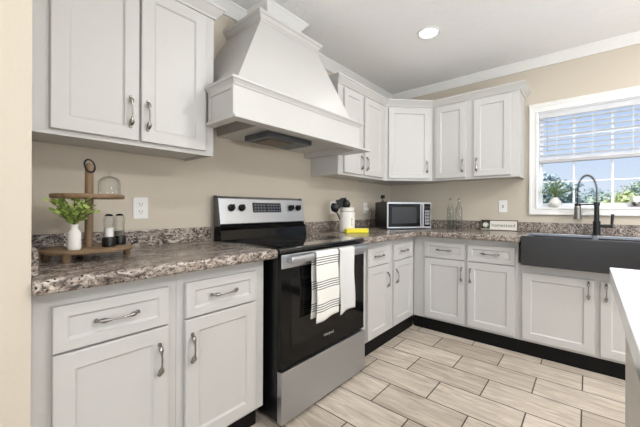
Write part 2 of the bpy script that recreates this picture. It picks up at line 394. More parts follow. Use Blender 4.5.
# right of the stove
base_cab('narrow white base cabinet directly right of the stove', (-1.585, 0, 0), 0, .521,
         [(.155, .475, .128, .676, -DD, .445, .545)], [(.155, .475, .683, .822)])
base_cab('narrow white base cabinet in the inside corner on the stove wall', (-1.0635, 0, 0), 0, .471,
         [(.048, .408, .128, .676, -DD, .076, .548)], [(.048, .408, .683, .822)])
# under the window wall (rotated: local +x runs towards -Y)
RW = -PI / 2
base_cab('two door white base cabinet between the corner and the dark sink', (0, -.5925, 0), RW, .868,
         [(.112, .470, .128, .676, -DD, .445, .560), (.492, .846, .128, .676, -DD, .518, .560)], [(.112, .470, .683, .825), (.492, .846, .683, .825)])
base_cab('white sink base cabinet below the dark farmhouse sink', (0, -1.461, 0), RW, .900,
         [(.026, .452, .128, .642, -DD, .420, .568), (.482, .880, .128, .642, -DD, .512, .568)], [], ztop=.706)
base_cab('white base cabinet beyond the sink, hidden behind the island', (0, -2.3615, 0), RW, .588,
         [(.03, .284, .128, .676, -DD, .26, .56), (.304, .558, .128, .676, -DD, .33, .56)], [(.03, .284, .683, .825), (.304, .558, .683, .825)])

# ---- wall cabinets
UZ0, UZ1, UD, UDD = 1.41, 2.185, .305, .326
def cab_crown(t, pts, side, z=2.158):
    prof = [(0, 0), (.008, 0), (.012, .010), (.028, .030), (.040, .046), (.046, .049), (.046, .062), (0, .062)]
    mb = MB(); crown_run(mb, pts, prof, z, side); mb.build('crown_molding', white_paint, t, local=True, bevel=.001)
def wall_cab(label, loc, rz, wdt, doors, crown=None, z1=UZ1):
    t = thing('wall_cabinet', label, 'cabinet', loc, rz)
    MB().box(0, wdt, -UD, -.002, UZ0 + .012, z1).box(0, wdt, -UD, -UD + .018, UZ0, UZ0 + .012).box(0, .016, -UD + .018, -.002, UZ0, UZ0 + .012).box(wdt - .016, wdt, -UD + .018, -.002, UZ0, UZ0 + .012).build('cabinet_box', white_paint, t, local=True, bevel=.001)
    for d in doors: add_door(t, *d)
    if crown: cab_crown(t, *crown)
    return t
wall_cab('tall white wall cabinet left of the range hood, above the tiered tray', (-3.273, 0, 0), 0, .757,
         [(.083, .384, 1.431, 2.145, -UDD, .350, 1.553, .13), (.394, .704, 1.431, 2.145, -UDD, .420, 1.550, .13)],
         ([(0, -UD), (.757, -UD), (.757, -.003)], -1))
wall_cab('white two door wall cabinet right of the range hood', (-1.417, 0, 0), 0, .757,
         [(.066, .341, 1.431, 2.142, -UDD, .315, 1.535), (.376, .694, 1.431, 2.142, -UDD, .402, 1.535)],
         ([(0, -.003), (0, -UD), (.757, -UD)], -1))
# diagonal corner cabinet
t = thing('corner_cabinet', 'white diagonal corner wall cabinet above the microwave', 'cabinet', (0, 0, 0))
poly = [(-.658, -.003), (-.658, -UD), (-UD, -.658), (-.003, -.658), (-.003, -.003)]
MB().prism(poly, UZ0, UZ1).build('cabinet_box', white_paint, t, local=True, bevel=.001)
prof = [(0, 0), (.008, 0), (.012, .010), (.028, .030), (.040, .046), (.046, .049), (.046, .062), (0, .062)]
cm = MB(); pts = [(-.6595, -UD), (-.658, -UD), (-UD, -.658), (-UD, -.6595)]; crown_run(cm, pts, prof, 2.158, -1); cm.build('crown_molding', white_paint, t, local=True, bevel=.001)
# door built flat then turned onto the diagonal
dl = math.hypot(.353, .353)
M = Matrix.Translation((-.658, -UD, 0)) @ Matrix.Rotation(-PI / 4, 4, 'Z')
db = door_mesh(.036, dl - .036, 1.431, 2.142, -.021); bmesh.ops.transform(db.bm, matrix=M, verts=db.bm.verts)
dd = db.build('door', white_paint, t, local=True, bevel=.001)
hb = pull((dl - .068, -.021, 1.55), 'z', .115); bmesh.ops.transform(hb.bm, matrix=M, verts=hb.bm.verts)
hb.build('handle', nickel, dd, local=True, smooth=True, ang=60, label='brushed nickel bow pull')
wall_cab('white two door wall cabinet beside the window', (0, -.6595, 0), RW, .762,
         [(.032, .326, 1.431, 2.142, -UDD, .298, 1.54), (.396, .700, 1.431, 2.142, -UDD, .424, 1.54)],
         ([(0, -UD), (.762, -UD), (.762, -.003)], -1))

# ================================================================== countertops
KZ0, KZ1 = .8725, .92
def counter(label, poly, name='countertop', m=granite_m):
    o = MB().prism(poly, KZ0, KZ1).build(name, m, None, bevel=.014, seg=4, smooth=True)
    return tag(o, label, 'countertop')
cl = counter('speckled brown granite look countertop left of the stove', [(-3.274, -.675), (-2.364, -.675), (-2.364, -.001), (-3.274, -.001)])
MB().box(-3.274, -2.364, -.021, -.001, KZ1 - .001, 1.008).build('backsplash', granite_m, cl, bevel=.004, seg=2)
MB().box(-3.274, -3.254, -.60, -.0215, KZ1 - .001, 1.003).build('side_splash', granite_m, cl, bevel=.004, seg=2)
SY0, SY1, SXF, SXB = -2.326, -1.486, -.690, -.165
cr_ = counter('L-shaped speckled brown granite look countertop right of the stove', [(-1.589, -.001), (-1.589, -.675), (-.675, -.675), (-.675, SY1 + .001), (SXB + .001, SY1 + .001), (SXB + .001, SY0 - .001), (-.675, SY0 - .001), (-.675, -2.95), (-.001, -2.95), (-.001, -.001)])
MB().prism([(-1.589, -.001), (-1.589, -.021), (-.021, -.021), (-.021, -2.95), (-.001, -2.95), (-.001, -.001)], KZ1 - .001, 1.008).build('backsplash', granite_m, cr_, bevel=.004, seg=2)

# ================================================================== range
RX0, RX1 = -2.360, -1.594
st = thing('range', 'black and stainless steel electric range with a towel covered handle', 'stove', ((RX0 + RX1) / 2, -.35, 0))
MB().box(RX0, RX1, -.655, -.03, .03, .895).build('oven_body', black_enamel, st, bevel=.003)
ct = MB().box(RX0 - .001, RX1 + .001, -.683, -.075, .8955, .923).build('cooktop', mat('black_ceramic_glass', lin(12, 12, 13), .05, spec=.9, coat=.6), st, bevel=.008, seg=3, smooth=True)
ring_m = mat('grey_burner_marking', lin(38, 38, 40), .2)
for bx, by, br in ((-2.17, -.50, .105), (-1.79, -.50, .085), (-2.17, -.22, .075), (-1.79, -.22, .105)):
    o = MB().lathe([(br - .003, .9232), (br - .003, .9238), (br, .9238), (br, .9232), (br - .003, .9232)], (bx, by, 0), 48); o = o.build('burner_ring', ring_m, st); o.parent = ct; 
# parts parented under the cooktop share the stove-based local frame
# backguard: black riser + tilted steel control panel
MB().loft([[(x, -.075, .915), (x, -.13, .922), (x, -.118, .985), (x, -.092, 1.02), (x, -.034, 1.02), (x, -.034, .915)] for x in (RX0 + .004, RX1 - .004)]).build('backguard_riser', black_gloss, st, bevel=.003)
pf = lambda z: -.105 + (z - 1.02) * .16     # panel face y at height z
sides = [[(x, pf(1.02) + .004, 1.02), (x, pf(1.03) - .006, 1.026), (x, pf(1.185) - .003, 1.190), (x, pf(1.2) + .010, 1.206), (x, -.034, 1.206), (x, -.034, 1.02)] for x in (RX0 + .006, RX1 - .006)]
pn = MB().loft(sides).build('control_panel', steel, st, bevel=.003, seg=2)
for x in (RX0, RX1 - .006):
    MB().loft([[(q, -.100, 1.012), (q, pf(1.19) + .004, 1.198), (q, pf(1.2) + .016, 1.209), (q, -.033, 1.209), (q, -.033, 1.012)] for q in (x, x + .006)]).build('panel_end_cap', mat('dark_grey_end_cap', lin(92, 92, 92), .35, .5), st, bevel=.002)
def on_panel(u, z, off):   # point on the panel face
    return (u, pf(z) - .0055 - off, z)
disp = MB(); disp.loft([[on_panel(-2.098, 1.098, -.001), on_panel(-1.842, 1.098, -.001), on_panel(-1.842, 1.166, -.001), on_panel(-2.098, 1.166, -.001)],
                        [on_panel(-2.098, 1.098, .003), on_panel(-1.842, 1.098, .003), on_panel(-1.842, 1.166, .003), on_panel(-2.098, 1.166, .003)]])
dp = disp.build('display', mat('dark_display_glass', lin(40, 44, 50), .15), st, bevel=.001)
key_m = mat('grey_key_marking', lin(104, 110, 118), .4)
for i in range(9):
    for j in range(3):
        u = -2.085 + i * .026 + (.012 if i > 3 else 0); z = 1.107 + j * .02; a = .015
        p = [on_panel(u, z, .003), on_panel(u + a, z, .003), on_panel(u + a, z + .006, .003), on_panel(u, z + .006, .003)]
        q = [on_panel(u, z, .0036), on_panel(u + a, z, .0036), on_panel(u + a, z + .006, .0036), on_panel(u, z + .006, .0036)]
        o = MB().loft([p, q]).build('touch_key', key_m, st); o.parent = dp
for u in (-2.268, -2.190, -1.742, -1.666):
    b = on_panel(u, 1.13, 0); mb = MB(); n = Vector((0, -1, .16)).normalized(); p0 = Vector(b)
    mb.tube([p0, p0 + n * .006, p0 + n * .0061, p0 + n * .024, p0 + n * .027], [.024, .024, .0205, .018, .015], 24)
    k = mb.build('control_knob', black_enamel, st, smooth=True, ang=30)
    g_ = MB(); c_ = p0 + n * .030; g_.loft([[c_ + Vector((sx_ * .005, 0, sz_ * .019)) + n * a_ for sx_, sz_ in ((-1, -1), (1, -1), (1, 1), (-1, 1))] for a_ in (-.006, .006)])
    g_ = g_.build('knob_grip', black_enamel, st, bevel=.002); g_.parent = k
# oven door
YD = -.683
od = MB().box(RX0 + .003, RX1 - .003, YD, -.6555, .302, .886).build('oven_door', black_gloss, st, bevel=.003)
o = MB().box(RX0 + .075, RX1 - .075, YD - .0012, YD + .003, .40, .76).build('door_window', mat('dark_oven_window', lin(15, 14, 14), .07, spec=.4), st, bevel=.0005); o.parent = od
o = MB().box(RX0 + .002, RX1 - .002, YD - .008, YD - .0005, .818, .889).build('steel_trim', steel, st, bevel=.003); o.parent = od
hd = MB()
hd.loft([[(x, -.728 + a, .858 + b) for a, b in ((-.010, -.006), (-.012, .006), (-.009, .020), (-.002, .027), (.006, .022), (.007, -.002), (.001, -.013), (-.006, -.013))] for x in (RX0 + .028, RX1 - .034)])
hd.box(RX0 + .030, RX0 + .058, -.726, YD - .007, .848, .878).box(RX1 - .066, RX1 - .038, -.726, YD - .007, .842, .874)
o = hd.build('handle', steel, st, bevel=.003, seg=2, smooth=True, label='wide stainless steel bar handle'); o.parent = od
# maker's name low on the door
def text_mesh(s, size, name, m, parent, mtx, depth=.0006, base=None):
    cu = bpy.data.curves.new(name, 'FONT'); cu.body = s; cu.size = size; cu.extrude = depth; cu.align_x = 'CENTER'; cu.align_y = 'CENTER'
    tmp = bpy.data.objects.new(name, cu); C.objects.link(tmp)
    bpy.context.view_layer.update()
    me = bpy.data.meshes.new_from_object(tmp.evaluated_get(bpy.context.evaluated_depsgraph_get())); bpy.data.objects.remove(tmp)
    me.name = name; me.transform(mtx); me.materials.clear(); me.materials.append(m)
    if base is not None: me.transform(Matrix.Translation(-Vector(base)))
    o = bpy.data.objects.new(name, me); C.objects.link(o); o.parent = parent; return o
text_mesh('Whirlpool', .022, 'door_logo', mat('silver_lettering', lin(205, 203, 200), .35, .6), od, Matrix.Translation((-1.977, YD - .001, .378)) @ Matrix.Rotation(PI / 2, 4, 'X'), base=st.location)
# storage drawer and feet
MB().box(RX0 + .002, RX1 - .002, YD - .010, -.6555, .022, .290).build('storage_drawer', steel, st, bevel=.004, seg=2, label='brushed stainless steel storage drawer')
for x in (RX0 + .05, RX1 - .05):
    for y in (-.60, -.10): MB().lathe([(.0, .0005), (.018, .0005), (.018, .008), (.010, .012), (.010, .031), (0, .031)], (x, y, 0), 16).build('foot', black_enamel, st)

# ================================================================== towels over the handle
def towel(label, x0, x1, zf, zb, m, seed, lx=0.):
    rnd = random.Random(seed); nx = 16
    path = []
    yb, yf = -.7145, -.7455
    zt = .8895
    for i in range(12): path.append((yb, zb + (zt - .014 - zb) * i / 11))
    for i in range(1, 8):
        a = PI * i / 8; path.append(((yb + yf) / 2 + math.cos(a) * (yb - yf) / 2, zt - .014 + math.sin(a) * .014))
    for i in range(22): path.append((yf, zt - .014 - (zt - .014 - zf) * i / 21))
    ph = rnd.random() * 6
    rows = []
    for k, (y, z) in enumerate(path):
        front = k > 18; dn = max(0, (zt - z) / .4)
        r = []
        for i in range(nx + 1):
            u = i / nx; x = x0 + (x1 - x0) * u + (lx if not front else 0) * min(1, dn) + .004 * math.sin(5 * z * 4 + ph)
            wv = .005 * min(1, dn * 1.6) * math.sin(u * 7 + ph + z * 3)
            yy = y + wv * (1 if front else .3) - (.004 * dn if front else 0)
            if not front and z < zt - .02: yy = min(yy, -.7335) if False else max(min(yy, -.703), -.7155)
            zz = z - (.010 * math.sin(u * 2.6 + ph) * dn)
            r.append((x, yy, zz))
        rows.append(r)
    mb = MB(); mb.loft(rows, cap=False, closed=False)
    o = mb.build('hand_towel', m, None, smooth=True, ang=180)
    s_ = o.modifiers.new('thick', 'SOLIDIFY'); s_.thickness = .0035; s_.offset = 0
    return tag(o, label, 'towel')
towel('white hand towel with dark striped bands hanging on the oven handle', -2.158, -1.966, .512, .53, towel_mat(), 4, -.010)
towel('plain pale grey hand towel hanging on the oven handle', -1.955, -1.806, .500, .54, mat('pale_grey_cotton', lin(216, 216, 215), .9, noise=.05, nscale=180, bump=.5, bscale=420), 9)

# ================================================================== range hood
hood = thing('range_hood', 'large white tapered wooden range hood above the stove', 'range hood', (-2.0, 0, 1.6))
BX0, BX1, BY = -2.556, -1.485, -.565
HB0, HB1 = 1.578, 1.735
w_ = .02
bxm = MB()
bxm.box(BX0, BX1, BY, BY + w_, HB0, HB1).box(BX0, BX0 + w_, BY + w_, -.331, HB0, HB1).box(BX0 + w_, -2.488, -.350, -.331, HB0, HB1).box(-2.508, -2.488, -.3305, -.003, HB0, HB1).box(BX1 - w_, BX1, BY + w_, -.003, HB0, HB1)
bxm.box(-2.4875, BX1 - w_ - .0005, BY + w_ + .0005, -.003, 1.722, 1.734)
bxm.build('hood_box', white_paint, hood, bevel=.0015)
sp = MB().box(BX0 - .006, BX0 - .0002, BY, BY + .022, 1.579, 1.734).box(BX0 - .006, BX0 - .0002, -.353, -.331, 1.579, 1.734).box(BX0 - .006, BX0 - .0002, BY + .022, -.353, 1.712, 1.734)
sp.build('cheek_frame', white_paint, hood, bevel=.001)
lip = MB()
lip.prism([(-2.576, -.331), (-2.576, -.602), (-1.383, -.602), (-1.383, -.331), (-1.424, -.331), (-1.424, -.003), (-1.500, -.003), (-1.500, BY + .03), (BX0 + .035, BY + .03), (BX0 + .035, -.331)], 1.562, 1.5775)
lip.build('bottom_lip', white_paint, hood, bevel=.003, seg=2)
# boxed soffit round the blower, leaving a hollow at its left
MB().box(-2.32, -1.506, -.525, -.003, 1.598, 1.7215).build('soffit', white_paint, hood, bevel=.001)
cprof = [(0, 0), (.005, 0), (.008, .008), (.018, .020), (.025, .024), (.025, .035), (0, .035)]
mc = MB(); crown_run(mc, [(BX0, -.331), (BX0, BY), (BX1, BY), (BX1, -.003)], cprof, 1.730, -1)
mc.build('lower_molding', white_paint, hood, bevel=.001)
MB().prism([(-2.508, -.003), (-2.508, -.3315), (BX0, -.3315), (BX0, BY), (BX1, BY), (BX1, -.003)], 1.7355, 1.766).build('shelf_board', white_paint, hood)
ZT = 2.268
TB = (-2.530, -1.560, -.548); TT = (-2.243, -1.750, -.362)
# the slanted left cheek passes behind the neighbouring cabinet only above its crown: keep it clear of the cabinet body
def at_z(z):
    k = (z - 1.765) / (ZT - 1.765); return [TB[i] + (TT[i] - TB[i]) * k for i in range(3)]
lv_ = [1.765, 1.90, 2.05, 2.16, 2.20, ZT]; rings = []
for z in lv_:
    x0, x1, yf = at_z(z); xl = max(x0, -2.505) if z < 2.3 else x0
    rings.append([(xl, -.003, z), (xl, -.332, z), (x0, -.333, z), (x0, yf, z), (x1, yf, z), (x1, -.003, z)])
MB().loft(rings).build('tapered_canopy', white_paint, hood, bevel=.002)
mc = MB(); crown_run(mc, [(TT[0], -.003), (TT[0], TT[2]), (TT[1], TT[2]), (TT[1], -.003)], [(0, 0), (.007, 0), (.011, .010), (.015, .012), (.024, .032), (.034, .040), (.034, .056), (0, .056)], ZT - .010, -1)
mc.build('upper_molding', white_paint, hood, bevel=.001)
MB().box(TT[0], TT[1], TT[2], -.003, ZT + .0005, ZT + .044).build('cap_board', white_paint, hood)
MB().box(CHX0 + .001, CHX1 - .001, CHY + .001, -.003, ZT + .0445, 2.4995).build('chimney', white_paint, hood)
fan_m = mat('grey_galvanised_steel', lin(104, 108, 112), .45, .6)
fi = MB().box(-2.215, -1.83, -.40, -.16, 1.563, 1.5975).build('fan_insert', fan_m, hood, bevel=.003)
fl = MB().box(-2.17, -1.97, -.36, -.19, 1.557, 1.5625).build('grease_filter', mat('brown_grey_filter', lin(120, 108, 92), .5, .4, noise=.4, nscale=200), hood, bevel=.002); fl.parent = fi

# ================================================================== microwave (turned across the corner)
mw = thing('microwave', 'black countertop microwave with stainless steel front in the corner', 'microwave', (-.685, -.35, .9203), math.radians(-36))
MWW, MWD, MWH = .49, .30, .275
MB().box(0, MWW, .016, MWD, .012, MWH).build('case', black_enamel, mw, local=True, bevel=.004, seg=2)
fr = MB().box(0, .374, -.004, .0155, .010, MWH).build('door', steel, mw, local=True, bevel=.003, label='stainless steel framed door')
MB().box(.013, .364, -.0065, -.0035, .026, MWH - .018).build('door_glass', black_gloss, mw, local=True, bevel=.001).parent = fr
MB().box(.05, .32, -.0075, -.006, .062, MWH - .052).build('viewing_window', mat('grey_mesh_window', lin(48, 50, 52), .35), mw, local=True).parent = fr
MB().box(.375, MWW, -.004, .0155, .010, MWH).build('control_panel', steel, mw, local=True, bevel=.003)
kp = MB().box(.408, .480, -.0062, -.0035, .028, MWH - .018).build('keypad', black_gloss, mw, local=True, bevel=.001)
MB().box(.418, .470, -.0068, -.006, MWH - .066, MWH - .040).build('clock_display', mat('clock_glass', lin(24, 34, 30), .2), mw, local=True)
for i in range(3):
    for j in range(5):
        o = MB().box(.418 + i * .018, .432 + i * .018, -.0072, -.006, .046 + j * .031, .069 + j * .031).build('key', mat('silver_grey_keys', lin(165, 165, 163), .4), mw, local=True); o.parent = kp
MB().box(.380, .398, -.024, -.0035, .035, MWH - .025).build('handle', steel, mw, local=True, bevel=.004, seg=2)
for x in (.04, .45):
    for y in (.05, .26): MB().lathe([(0, 0), (.012, 0), (.012, .013), (0, .013)], (x, y, 0), 12).build('foot', black_enamel, mw, local=True)
# small black ornament on the microwave
orn = MB(); oc = Vector((-.640, -.275, .9203 + MWH + .0005))
orn.lathe([(0, 0), (.020, 0), (.020, .004), (.006, .008), (.004, .030), (.006, .034)], oc, 16)
for dx, dz, r in ((-.013, .045, .012), (.013, .048, .012), (0, .058, .012), (-.010, .062, .010), (.014, .063, .008), (0, .044, .012)):
    c_ = oc + Vector((dx * .7, -dx * .7, dz)); orn.lathe([(0.0005, -r), (r * .7, -r * .7), (r, 0), (r * .7, r * .7), (.0005, r)], c_, 10)
tag(orn.build('black_ornament', black_matte, None, smooth=True), 'small black sculpted ornament standing on top of the microwave', 'ornament')

# ================================================================== items right of the stove
ck = thing('utensil_crock', 'white ceramic utensil crock on the counter right of the stove', 'crock', (-1.198, -.240, KZ1))
MB().lathe([(0, .0), (.060, .0), (.066, .006), (.068, .02), (.068, .165), (.064, .178), (.060, .183), (.060, .205), (.064, .208), (.064, .216), (.058, .216), (.056, .18), (.060, .17), (.060, .02), (0, .012)], (0, 0, 0), 36).build('jar', mat('matte_white_stoneware', lin(232, 229, 222), .5), ck, local=True, smooth=True, ang=35)
MB().tube([(.066 * math.cos(a) , .066 * math.sin(a), .181) for a in [2 * PI * i / 32 for i in range(33)]], .0022, 6).build('wire_bail', nickel, ck, local=True, smooth=True)
mk = MB()
for i, (a0, z0, a1, z1) in enumerate(((-2.05, .120, -1.75, .112), (-1.86, .127, -1.88, .060), (-1.98, .092, -1.84, .094), (-1.93, .060, -1.72, .070))):
    A = [(.0685 * math.cos(a0 + (a1 - a0) * k / 6), .0685 * math.sin(a0 + (a1 - a0) * k / 6), z0 + (z1 - z0) * k / 6) for k in range(7)]
    mk.tube(A, .0016, 6)
mk.build('jar_motif', mat('faded_grey_print', lin(120, 118, 112), .6), ck, local=True)
def utensil(kind, label, bx, by, tx, ty, L, z0=.03):
    base = Vector((-1.198 + bx, -.240 + by, KZ1 + z0)); tip = base + Vector((tx, ty, 1)).normalized() * L
    d = (tip - base).normalized(); mb = MB(); mb.tube([base, base + d * L * .5, tip], [.0055, .005, .006], 10)
    s1 = Vector((.643, -.766, 0)); s1 = (s1 - d * s1.dot(d)).normalized(); nn = d.cross(s1)
    o = mb.build('utensil_handle', black_enamel, None, smooth=True) if False else None
    if kind == 'spoon':
        rings = []
        for k in range(9):
            t_ = k / 8; wd = .036 * math.sin(PI * (.08 + .88 * t_)) ** .7; c_ = tip + d * (t_ * .085 - .004); dep = .010 * math.sin(PI * t_)
            rings.append([c_ + s1 * wd + nn * 0, c_ + s1 * wd * .6 - nn * (dep), c_ - nn * (dep * 1.4 + .002), c_ - s1 * wd * .6 - nn * dep, c_ - s1 * wd, c_ - s1 * wd * .6 - nn * (dep - .004), c_ - nn * (dep * 1.4 - .003), c_ + s1 * wd * .6 - nn * (dep - .004)])
        mb.loft(rings)
    else:
        for off in ((-.022, -.010), (-.006, .006), (.010, .022)) if kind == 'slotted' else ((-.026, .026),):
            mb.loft([[tip + d * z + s1 * off[0] + nn * q, tip + d * z + s1 * off[1] + nn * q, tip + d * z + s1 * off[1] + nn * (q + .004), tip + d * z + s1 * off[0] + nn * (q + .004)] for z, q in ((.004, 0), (.03, .001), (.075, .008))])
        mb.loft([[tip + d * z + s1 * a_ + nn * q for a_, q in ((-.026, -.001), (.026, -.001), (.026, .004), (-.026, .004))] for z in (-.004, .008)])
        if kind == 'slotted': mb.loft([[tip + d * z + s1 * a_ + nn * q for a_, q in ((-.024, .007), (.024, .007), (.024, .012), (-.024, .012))] for z in (.070, .080)])
    return tag(mb.build('cooking_utensil', black_enamel, None, smooth=True, ang=35), label, 'kitchen utensil')
utensil('flat', 'black wide turner leaning left in the white crock', -.012, .012, -.15, .18, .190)
utensil('spoon', 'black round spoon upright at the right of the white crock', .012, -.014, -.07, .10, .180)
utensil('flat', 'black flat spatula standing highest in the middle of the white crock', .004, .010, -.05, .10, .200)
utensil('spoon', 'black ladle with its head low at the left of the white crock', -.030, .010, -.30, .34, .165)
# yellow sponge
sg = MB().box(-.10, .10, -.032, .032, 0, .030).build('sponge_pack', mat('yellow_sponge', lin(240, 226, 62), .8, noise=.08, nscale=90), None, bevel=.005, seg=2)
sg.location = (-1.213, -.352, KZ1 + .0003); sg.rotation_euler = (0, 0, -.62); tag(sg, 'long yellow sponge lying on the counter in front of the white crock', 'sponge')
MB().box(-.10, .10, -.0322, .0322, .0302, .036).build('scouring_layer', mat('pale_yellow_scour', lin(246, 236, 120), .9), sg, bevel=.002, local=True)
# wire trivet leaning
wt = MB()
for k in range(5):
    c_ = Vector((-1.38 + k * .028, -.10 + .004 * k, KZ1 + .033))
    wt.tube([c_ + Vector((math.cos(a) * .024, -.012 * math.sin(a * 2), math.sin(a) * .030)) for a in [2 * PI * i / 16 for i in range(17)]], .0022, 6)
wt.tube([(-1.405, -.105, KZ1 + .0035), (-1.25, -.085, KZ1 + .0035)], .003, 6)
tag(wt.build('wire_holder', mat('grey_wire', lin(120, 112, 104), .35, .8), None, smooth=True), 'small looped wire holder on the counter behind the stove corner', 'wire holder')

# bottles
def bottle(x, y, label):
    t = thing('glass_bottle', label, 'bottle', (x, y, KZ1), 0)
    MB().lathe([(0, .001), (.030, .001), (.033, .006), (.033, .205), (.030, .222), (.016, .246), (.013, .26), (.013, .295), (.015, .297), (.015, .305), (.0115, .305), (.0105, .26), (.014, .244), (.027, .220), (.0295, .204), (.0295, .012), (0, .010)], (0, 0, 0), 28).build('glass_body', green_glass, t, local=True, smooth=True)
    MB().lathe([(0, .013), (.0285, .013), (.0285, .035), (0, .035)], (0, 0, 0), 24).build('liquid', glassy('bottle_liquid', (.92, .93, .90, 1), .2), t, local=True, smooth=True)
    MB().lathe([(0, .300), (.010, .300), (.011, .312), (.005, .318), (.004, .324), (0, .324)], (0, 0, 0), 16).tube([(0, 0, .32), (.002, -.002, .335), (.012, -.012, .352)], [.004, .0035, .002], 8).build('pour_spout', nickel, t, local=True, smooth=True)
bottle(-.115, -.775, 'clear glass pour bottle nearer the microwave, left of the pair')
bottle(-.112, -.860, 'clear glass pour bottle nearer the wall sign, right of the pair')

# sign leaning on the splash
sn = thing('wooden_sign', 'small rectangular white wooden sign with greenery and lettering left of the sink', 'sign', (-.062, -1.215, KZ1 + .001), RW)
SW, SH = .310, .095
tl = Matrix.Rotation(math.radians(-8), 4, 'X')
def sbuild(mb, name, m, **k):
    bmesh.ops.transform(mb.bm, matrix=tl, verts=mb.bm.verts); return mb.build(name, m, sn, local=True, **k)
sbuild(MB().box(-SW / 2, SW / 2, -.004, .008, 0, SH), 'sign_board', mat('whitewashed_board', lin(226, 222, 212), .7), bevel=.001)
sbuild(MB().box(-SW / 2 - .006, SW / 2 + .006, -.010, .010, -.0, .006).box(-SW / 2 - .006, SW / 2 + .006, -.010, .010, SH - .001, SH + .006).box(-SW / 2 - .006, -SW / 2, -.010, .010, 0, SH + .006).box(SW / 2, SW / 2 + .006, -.010, .010, 0, SH + .006), 'sign_frame', mat('weathered_grey_frame', lin(112, 98, 84), .7), bevel=.001)
sbuild(MB().box(-SW / 2 + .001, -SW / 2 + .078, -.0055, -.003, .012, SH - .001), 'dark_patch', mat('dark_sign_patch', lin(34, 36, 28), .7))
lf = MB()
for i in range(9):
    a = 2 * PI * i / 9; lf.leaf(Vector((-SW / 2 + .04, -.0068 - .0004 * (i % 2), .052)), Vector((math.cos(a), 0, math.sin(a) * .8)), .030, .016, Vector((0, -1, 0)), .02)
sbuild(lf, 'white_flower', mat('cream_petals', lin(222, 224, 208), .7))
lf = MB()
for i in range(14):
    a = 2 * PI * i / 14 + .2; c_ = Vector((-SW / 2 + .04 + .028 * math.cos(a), -.006, .050 + .026 * math.sin(a)))
    lf.leaf(c_, Vector((math.cos(a + .6), 0, math.sin(a + .6))), .014, .008, Vector((0, -1, 0)), .02)
sbuild(lf, 'green_leaves', mat('sign_green_leaves', lin(70, 92, 58), .7))
text_mesh('homestead', .046, 'lettering', mat('grey_sign_lettering', lin(110, 106, 98), .8), sn, tl @ Matrix.Translation((.038, -.0045, .050)) @ Matrix.Rotation(PI / 2, 4, 'X'))

# ================================================================== sink, faucet
sk = thing('farmhouse_sink', 'dark gunmetal apron front double bowl sink under the window', 'sink', ((SXF + SXB) / 2, (SY0 + SY1) / 2, .70))
ap = MB().box(SXF, SXF + .022, SY0 + .002, SY1 - .002, .7085, .926)
ap.build('apron', sink_m, sk, bevel=.006, seg=3, smooth=True)
yM = -1.918
rim = MB()
a0, a1 = SY0 + .002, SY1 - .002
rim.box(SXF + .022, SXF + .034, a0, a1, .905, .9255).box(SXB - .040, SXB - .001, a0, a1, .900, .9225).box(SXF + .034, SXB - .040, a0, a0 + .02, .900, .9235).box(SXF + .034, SXB - .040, a1 - .02, a1, .900, .9235)
rim.box(SXF + .034, SXB - .040, yM - .015, yM + .015, .880, .9235)
rim.build('rim', mat('bright_rim_steel', lin(168, 172, 180), .4, .9), sk, bevel=.003, seg=2)
for y0, y1 in ((a0 + .0205, yM - .0155), (yM + .0155, a1 - .0205)):
    x0, x1 = SXF + .0345, SXB - .0405; zb, zt = .7165, .9; th = .004
    bw = MB().box(x0, x1, y0, y1, zb - .006, zb).box(x0, x0 + th, y0, y1, zb, zt).box(x1 - th, x1, y0, y1, zb, zt).box(x0 + th, x1 - th, y0, y0 + th, zb, zt).box(x0 + th, x1 - th, y1 - th, y1, zb, zt)
    bw.build('bowl', sink_m, sk)
for yc in (-2.12, -1.71): MB().lathe([(0, .7170), (.040, .7170), (.042, .7195), (.030, .7185), (0, .7175)], (-.42, yc, 0), 24).build('drain', steel, sk, smooth=True)

fc = thing('faucet', 'matte black spring neck kitchen faucet with steel coil behind the sink', 'faucet', (-.095, -1.93, KZ1))
MB().lathe([(0, 0), (.030, 0), (.030, .006), (.0235, .009), (.0245, .112), (.0215, .116), (.0165, .118), (.0165, .238), (.0205, .240), (.0205, .264), (.012, .268), (0, .268)], (0, 0, 0), 28).build('column', black_matte, fc, local=True, smooth=True, ang=35)
arc = []
hx, hy = -.010, .120           # spray head offset from the column (towards the photo's left)
for i in range(61):
    t_ = i / 60
    if t_ < .15: p = Vector((0, 0, .263 + t_ / .15 * .092))
    elif t_ < .85:
        a = PI * (t_ - .15) / .70; p = Vector((hx * (1 - math.cos(a)) / 2, hy * (1 - math.cos(a)) / 2, .355 + .132 * math.sin(a)))
    else: p = Vector((hx, hy, .355 - (t_ - .85) / .15 * .115))
    arc.append(p)
MB().tube(arc, .0040, 10).build('hose', black_matte, fc, local=True, smooth=True)
coil = []; turns = 40; NC = turns * 10
def arc_at(t_):
    f_ = t_ * (len(arc) - 1); i = min(int(f_), len(arc) - 2); return arc[i].lerp(arc[i + 1], f_ - i), (arc[i + 1] - arc[i]).normalized()
for k in range(NC + 1):
    p, tg = arc_at(k / NC); sd = Vector((1, 0, 0)) - tg * tg.x; sd.normalize(); n2 = tg.cross(sd); a = 2 * PI * turns * k / NC
    coil.append(p + (sd * math.cos(a) + n2 * math.sin(a)) * .0098)
MB().tube(coil, .0019, 5).build('spring_coil', mat('grey_spring_steel', lin(176, 176, 178), .3, 1), fc, local=True, smooth=True, label='stainless steel spring coil')
MB().tube([(0, 0, .251), (hx * .5, hy * .5, .249), (hx, hy, .246)], .0062, 10).lathe([(.0145, .236), (.0205, .238), (.0205, .256), (.0145, .258)], (hx, hy, 0), 20).build('docking_arm', black_matte, fc, local=True, smooth=True, ang=40)
